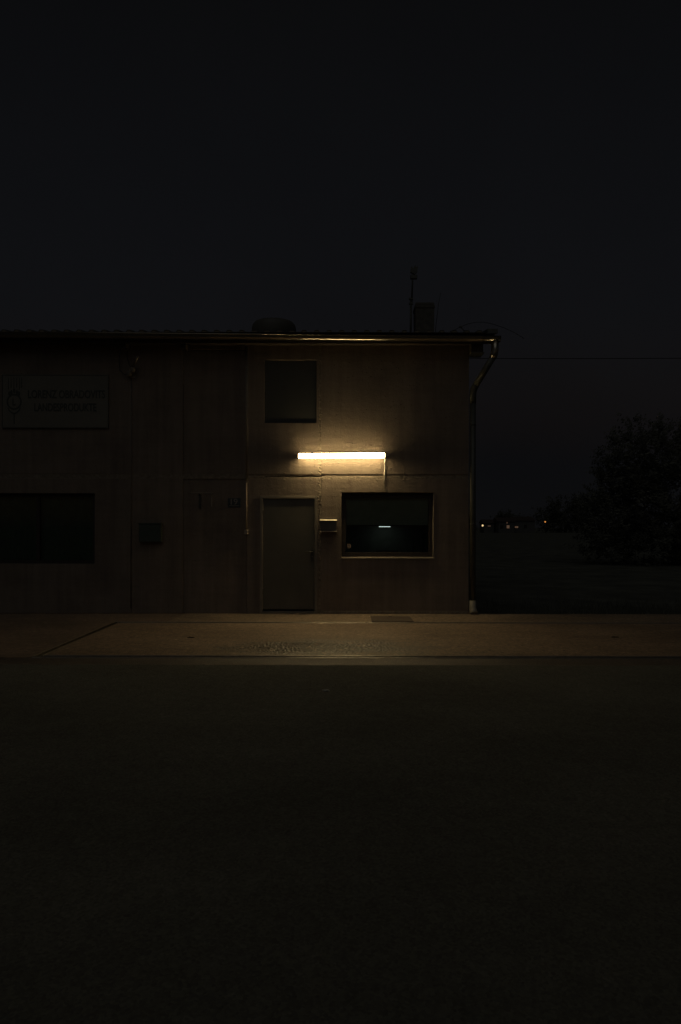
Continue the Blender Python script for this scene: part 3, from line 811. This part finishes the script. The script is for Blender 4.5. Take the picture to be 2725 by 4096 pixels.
sb = tag(empty('cable_bracket', (-3.76, 0.0, 4.30)), 'old cable bracket with insulator and looping wires under the eave by the signboard', 'bracket')
MB().tube([(0.0, -0.02, 0.08), (0.06, -0.10, 0.15), (0.17, -0.24, 0.27)], 0.022, 8).build('strut', M_STEEL, sb)
MB().lathe([(0.03, -0.04), (0.05, -0.02), (0.04, 0.0), (0.055, 0.02), (0.035, 0.05)], (0.04, -0.09, 0.06), 14).build('insulator', simple('brown_ceramic', (0.16, 0.14, 0.11), 0.5), sb)
MB().lathe([(0.03, -0.04), (0.05, -0.02), (0.04, 0.0), (0.055, 0.02), (0.035, 0.05)], (-0.03, -0.07, -0.005), 14).build('insulator', MATS['brown_ceramic'], sb)
MB().box(-0.04, 0.06, -0.02, 0.0, -0.06, 0.10).build('mount_plate', M_STEEL, sb)
MB().tube([(-0.19, -0.03, 0.50), (-0.22, -0.05, 0.25), (-0.20, -0.06, 0.06), (-0.10, -0.07, -0.02), (-0.03, -0.07, 0.02)], 0.007, 7).build('wire', M_CABLE, sb)
MB().tube([(-0.09, -0.03, 0.50), (-0.07, -0.05, 0.28), (-0.02, -0.08, 0.14), (0.04, -0.09, 0.10)], 0.007, 7).build('wire', M_CABLE, sb)
MB().tube([(-0.01, -0.012, -0.05), (-0.01, -0.012, -4.2)], 0.010, 8).build('drop_cable', simple('grey_sheath', (0.14, 0.12, 0.10), 0.6), sb)

# sticker on the glass
st = tag(empty('window_sticker', (0.157, 0.128, 1.178)), 'small square paper notice stuck low on the office window glass', 'sticker')
MB().box(-0.034, 0.034, -0.0012, -0.0002, 0.0, 0.074).build('paper', simple('notice_paper', (0.30, 0.22, 0.17), 0.8, var=0.1), st)
MB().prism_y([(-0.016, 0.050), (-0.004, 0.058), (0.010, 0.040), (0.002, 0.030)], -0.0020, -0.0013).build('print', M_SINK, st)

# ------------------------------------------------------------------ inside the office
dk = tag(empty('office_desk', (0.75, 2.4, 0.0)), 'plain dark office desk inside the dim room behind the window', 'desk')
dk.location = (0.75, 2.4, 0.010)
MB().box(-1.0, 1.0, -0.38, 0.38, 0.72, 0.75).build('desk_top', M_DARK, dk, bevel=0.004)
for sx in (-0.95, 0.95):
    for sy in (-0.33, 0.33):
        MB().box(sx - 0.025, sx + 0.025, sy - 0.025, sy + 0.025, 0.0, 0.718).build('leg', M_DARK, dk)
cabi = tag(empty('wall_cabinet', (0.95, 3.698, 1.60)), 'dark wall cabinet hung on the back wall of the office', 'cabinet')
MB().box(-1.28, 1.12, -0.34, -0.003, -0.01, 0.62).build('carcass', M_DARK, cabi, bevel=0.004)
for k in range(4):
    MB().box(-1.27 + k * 0.598, -1.27 + k * 0.598 + 0.588, -0.362, -0.343, 0.0, 0.61).build('cabinet_door', M_DARK, cabi, bevel=0.003)
sl = tag(empty('strip_light', (1.01, 3.32, 1.556)), 'short cool white strip light glowing under the cabinet inside the office', 'lamp')
MB().box(-0.130, 0.130, -0.020, 0.02, 0.010, 0.022).build('tube', M_STRIPL, sl, bevel=0.003)
MB().box(-0.145, 0.145, -0.018, 0.03, 0.0225, 0.033).build('fitting', M_GREYP, sl)
mo = tag(empty('desk_monitor', (1.02, 2.55, 0.76)), 'low dark monitor on the office desk under the strip light', 'monitor')
MB().box(-0.24, 0.24, -0.02, 0.02, 0.07, 0.30).build('screen', simple('monitor_grey', (0.20, 0.21, 0.20), 0.4), mo, bevel=0.004)
MB().box(-0.03, 0.03, 0.0, 0.03, 0.012, 0.07).build('stand', M_DARK, mo)
MB().box(-0.12, 0.12, -0.08, 0.08, 0.0, 0.012).build('foot', M_DARK, mo)
ty = tag(empty('letter_tray', (1.68, 2.45, 0.76)), 'stack of pale letter trays at the end of the office desk', 'letter tray')
for k in range(7):
    z = 0.30 + k * 0.06
    MB().box(-0.10, 0.10, -0.14, 0.14, z, z + 0.008).build('tray', M_WHITE, ty)
for sx in (-0.108, 0.102):
    MB().box(sx, sx + 0.006, -0.14, 0.14, 0.0, 0.71).build('tray_side', M_DARK, ty)
ph = tag(empty('desk_phone', (1.45, 2.30, 0.76)), 'small dark desk telephone with a red light inside the office', 'telephone')
MB().prism_x([(-0.08, 0.0), (-0.08, 0.02), (0.08, 0.08), (0.08, 0.0)], -0.08, 0.08).build('base', M_DARK, ph)
MB().tube([(-0.055, -0.08, 0.045), (-0.055, 0.08, 0.095)], 0.02, 8).build('handset', M_DARK, ph)
MB().box(0.03, 0.045, -0.086, -0.0805, 0.006, 0.014).build('indicator', M_LED, ph)

# ------------------------------------------------------------------ on the roof
MX = 1.535
mast = tag(empty('antenna_mast', (MX, 2.80, roofz(2.80))), 'thin antenna mast standing beside the chimney on the roof', 'antenna')
MB().tube([(0, 0, -0.05), (0.012, 0, 0.70), (0.016, 0, 1.30)], 0.024, 10).build('lower_pole', M_ZINCD, mast)
MB().tube([(0.03, 0, 1.16), (0.05, 0, 1.80), (0.06, 0, 1.98)], 0.018, 10).build('upper_pole', M_ZINCD, mast)
MB().box(-0.03, 0.06, -0.03, 0.03, 1.15, 1.19).build('clamp', M_ZINCD, mast)
MB().box(-0.03, 0.06, -0.03, 0.03, 1.27, 1.31).build('clamp', M_ZINCD, mast)
MB().box(0.0, 0.15, -0.04, 0.04, 1.80, 1.90).build('aerial_box', M_ZINCD, mast, bevel=0.01)
MB().prism_y([(0.0, 1.97), (0.02, 2.13), (0.06, 2.06), (0.10, 2.15), (0.13, 2.10), (0.17, 2.13), (0.15, 1.98), (0.10, 1.92)], -0.03, 0.03).build('aerial_head', M_ZINCD, mast)
mast.scale = (1, 1, 0.86)
wh = tag(empty('whip_aerial', (2.10, 2.80, roofz(2.80))), 'slender whip aerial rising just past the chimney', 'antenna')
MB().tube([(-0.02, 0, -0.03), (0.0, 0, 0.5), (0.06, 0, 1.0), (0.11, 0, 1.26)], [0.007, 0.007, 0.005, 0.004], 6).build('rod', M_CABLE, wh)
MB().tube([(-0.02, 0, -0.01), (-0.02, 0, 0.08)], 0.018, 8).build('socket', M_CABLE, wh)
lc = tag(empty('conductor_wire', (2.10, -0.2, roofz(-0.2))), 'bare wire arching up off the roof corner above the downpipe', 'wire')
pw = [(-0.17, 0, 0.03), (-0.08, 0, 0.065), (0.02, 0, 0.115), (0.14, 0, 0.165), (0.30, 0, 0.20), (0.44, 0, 0.20), (0.60, 0, 0.165), (0.78, 0, 0.105), (0.95, 0, 0.03), (1.15, 0, -0.09)]
MB().tube(pw, 0.0045, 6).build('wire', M_CABLE, lc)
MB().tube([(0.10, 0, 0.03), (0.02, 0, 0.115)], 0.008, 6).build('holder', M_ZINCD, lc)
MB().box(0.0, 0.05, -0.015, 0.015, 0.10, 0.13).build('holder_clamp', M_ZINCD, lc)

# ------------------------------------------------------------------ overhead line behind the building
def pole(loc, label):
    p = tag(empty('utility_pole', loc), label, 'pole')
    MB().tube([(0, 0, 0), (0, 0, 9.9)], [0.13, 0.09], 12).build('post', M_BARK, p)
    MB().box(-0.05, 0.05, -0.7, 0.7, 9.45, 9.57).build('cross_arm', M_BARK, p)
    MB().lathe([(0.03, 0), (0.05, 0.03), (0.03, 0.06), (0.045, 0.09), (0.02, 0.13)], (0, -0.6, 9.57), 10).build('insulator', M_WHITE, p)
    return p
pole((-3.5, 20.0, -0.09), 'wooden utility pole standing behind the concrete building')
pole((34.0, 20.0, -0.09), 'wooden utility pole standing in the meadow past the big tree')
pts = []
for k in range(41):
    t = k / 40; pts.append((-3.5 + 37.5 * t, 19.4, 9.50 + 0.30 * t - 0.9 * t * (1 - t)))
ow = MB().tube(pts, 0.016, 6).build('overhead_cable', M_CABLE)
tag(ow, 'single overhead cable strung across the sky behind the building', 'cable')

# ------------------------------------------------------------------ trees
def tree(name, loc, lobes, nleaf, leaf, trunk_h, trunk_r, label, cat, mat, seed, group=None):
    rnd = random.Random(seed)
    t = tag(empty(name, loc), label, cat, group)
    # trunk with limbs into the lobes
    mb = MB()
    mb.tube([(0, 0, -0.1), (0.05 * trunk_h, 0.02, trunk_h * 0.5), (0.0, 0, trunk_h)], [trunk_r * 1.3, trunk_r, trunk_r * 0.8], 10)
    for (c, r) in lobes:
        c = Vector(c); a = Vector((0, 0, trunk_h * (0.75 + 0.2 * rnd.random())))
        mid = a.lerp(c, 0.55) + Vector((rnd.uniform(-.2, .2), rnd.uniform(-.2, .2), -0.15)) * r[0] * 0.5
        mb.tube([a, mid, c + Vector((0, 0, r[2] * 0.3))], [trunk_r * 0.5, trunk_r * 0.3, trunk_r * 0.08], 6)
    mb.build('trunk', M_BARK, t)
    vs, fs = [], []
    vol = [l[1][0] * l[1][1] * l[1][2] for l in lobes]; tot = sum(v ** 0.75 for v in vol)
    for (c, r), v in zip(lobes, vol):
        k = int(nleaf * v ** 0.75 / tot)
        # leaves gather on twigs so the outline is uneven
        ntw = max(6, k // 22)
        for _ in range(ntw):
            while True:
                d = Vector((rnd.gauss(0, 1), rnd.gauss(0, 1), rnd.gauss(0, 1)))
                if d.length > 0.01: break
            d.normalize()
            q = (0.35 + 0.65 * rnd.random() ** 0.5) * (1 + 0.22 * noise.noise(d * 2.3 + Vector(c)))
            base = Vector((c[0] + d.x * r[0] * q, c[1] + d.y * r[1] * q, c[2] + d.z * r[2] * q))
            tw = (d + Vector((0, 0, 0.55)) + Vector((rnd.gauss(0, .35), rnd.gauss(0, .35), rnd.gauss(0, .35)))).normalized()
            ln = leaf * rnd.uniform(3.0, 7.5) * (1.9 if rnd.random() < 0.12 else 1.0)
            for i in range(22):
                p = base + tw * ln * (rnd.random() - 0.2) + Vector((rnd.gauss(0, 1), rnd.gauss(0, 1), rnd.gauss(0, 1))) * leaf * 0.9
                n1 = Vector((rnd.gauss(0, 1), rnd.gauss(0, 1), rnd.gauss(0, 1))).normalized()
                n2 = n1.orthogonal().normalized()
                sz = leaf * rnd.uniform(0.6, 1.3)
                b = len(vs)
                vs += [p - n1 * sz, p + n2 * sz * 0.42, p + n1 * sz, p - n2 * sz * 0.42]
                fs.append((b, b + 1, b + 2, b + 3))
    me = bpy.data.meshes.new('crown'); me.from_pydata(vs, [], fs); me.materials.append(mat)
    o = bpy.data.objects.new('crown', me); COL.objects.link(o); o.parent = t
    return t

tree('broad_tree', (14.9, 18.0, -0.09), [((-2.5, 0, 2.7), (1.7, 1.8, 1.7)), ((-3.0, .3, 1.5), (1.5, 1.6, 1.5)), ((-1.7, -.4, 4.6), (1.7, 1.9, 1.7)), ((0.3, 0, 5.0), (2.0, 2.0, 1.7)),
      ((2.2, 0.2, 4.6), (2.2, 2.0, 2.0)), ((0, -.5, 2.5), (2.6, 2.3, 2.2)), ((2.4, -.2, 2.0), (2.2, 2.0, 2.0)), ((-.5, .2, 1.1), (2.4, 2.0, 1.3)), ((-2.3, 0, 3.8), (1.3, 1.3, 1.3))],
     48000, 0.085, 2.4, 0.20, 'big dense tree standing in the dark meadow to the side of the building', 'tree', M_LEAF, 5)
tree('round_tree', (71.5, 205.0, -0.09), [((0, 0, 6.0), (6.5, 5, 4.6)), ((-5, 0, 4.2), (4.5, 4, 3.6)), ((5.5, 0, 6.5), (5.5, 5, 4.8)), ((10.5, 0, 7.5), (5.5, 5, 5.2)), ((1, 0, 2.2), (9, 4, 2.4))],
     9000, 0.42, 3.5, 0.4, 'wide round tree far off beside the orange street lamp', 'tree', M_LEAF2, 11)
tree('round_tree', (40.0, 210.0, -0.09), [((0, 0, 3.6), (2.4, 2.2, 2.8)), ((1.8, 0, 2.4), (2.0, 2, 1.9)), ((-1.8, 0, 4.2), (1.8, 2, 2.2))],
     2500, 0.36, 2.0, 0.25, 'small far tree beside the bright garden lantern', 'tree', M_LEAF2, 14)
tree('round_tree', (55.0, 214.0, -0.09), [((0, 0, 4.2), (2.4, 2, 2.0)), ((-2.5, 0, 3.4), (2.4, 2, 2.0)), ((3, 0, 3.4), (2.6, 2, 2.0))],
     2500, 0.36, 2.0, 0.25, 'far tree rising behind the wide house with the low lit window', 'tree', M_LEAF2, 17)

# ------------------------------------------------------------------ far houses with lit windows
def house(loc, w, dpt, hw, hr, wins, label):
    h = tag(empty('far_house', loc), label, 'house', None)
    MB().box(0, w, 0, dpt, 0, hw).build('wall', M_HOUSE, h)
    MB().prism_x([(-0.4, hw + 0.01), (dpt + 0.4, hw + 0.01), (dpt / 2, hr)], -0.3, w + 0.3).build('roof', M_TILE, h)
    for (x, z, ww, wh_, m) in wins:
        f = MB().box(x - ww / 2 - 0.08, x + ww / 2 + 0.08, -0.05, -0.003, z - wh_ / 2 - 0.08, z + wh_ / 2 + 0.08).build('window', M_DARK, h)
        MB().box(x - ww / 2, x + ww / 2, -0.075, -0.052, z - wh_ / 2, z + wh_ / 2).build('pane', m, f)
    return h
M_WIN0 = simple('unlit_pane', (0.03, 0.03, 0.03), 0.2)
house((46.4, 188.0, -0.09), 4.6, 8, 3.3, 4.6, [(2.75, 1.80, 0.80, 0.90, M_WIN1), (2.45, 2.98, 0.40, 0.45, M_WIN2), (0.9, 1.80, 0.8, 0.9, M_WIN0)], 'small far house with two lit windows one above the other')
house((51.4, 190.0, -0.09), 6.2, 9, 3.6, 4.9, [(0.75, 1.72, 0.95, 0.50, M_WIN1), (3.4, 1.9, 0.8, 0.9, M_WIN0)], 'wide far house with a single low lit window')
house((42.9, 192.0, -0.09), 3.1, 6, 2.9, 4.0, [(1.6, 2.02, 0.85, 0.35, M_WIN2)], 'little far house with one faint lit window beside the bright lantern')
def lantern(name, loc, h, m, r, label):
    L = tag(empty(name, loc), label, 'lamp')
    MB().tube([(0, 0, 0), (0, 0, h - r)], 0.06, 8).build('post', M_HANDLE, L)
    MB().lathe([(r * 0.4, -r), (r * 0.9, -r * 0.5), (r, 0), (r * 0.9, r * 0.5), (r * 0.4, r)], (0, 0, h), 12).build('globe', m, L)
    MB().lathe([(r * 0.6, 0), (r * 0.3, r * 0.3)], (0, 0, h + r + 0.005), 10).build('cap', M_HANDLE, L)
lantern('garden_lantern', (41.5, 187.0, -0.09), 2.15, M_LANT, 0.27, 'bright yellow garden lantern on a short post far across the meadow')
lantern('street_lamp', (59.9, 187.5, -0.09), 3.27, M_LANTO, 0.20, 'orange street lamp on a post in front of the far round tree')

# ------------------------------------------------------------------ rough grass at the edge of the pavement
rnd = random.Random(3); vs, fs = [], []
for k in range(9000):
    x = rnd.uniform(2.5, 17); y = 0.12 + abs(rnd.gauss(0, 1.1)); hgt = rnd.uniform(0.05, 0.20); a = rnd.uniform(0, 6.28)
    lx, ly = 0.05 * math.cos(a), 0.05 * math.sin(a); w = 0.005; b = len(vs)
    vs += [(x - w, y, -0.09), (x + w, y, -0.09), (x + lx, y + ly, -0.09 + hgt)]; fs.append((b, b + 1, b + 2))
me = bpy.data.meshes.new('meadow_grass'); me.from_pydata(vs, [], fs); me.materials.append(M_LEAF2)
o = bpy.data.objects.new('meadow_grass', me); COL.objects.link(o)
tag(o, 'rough dark grass growing along the pavement edge', 'grass', kind='stuff')
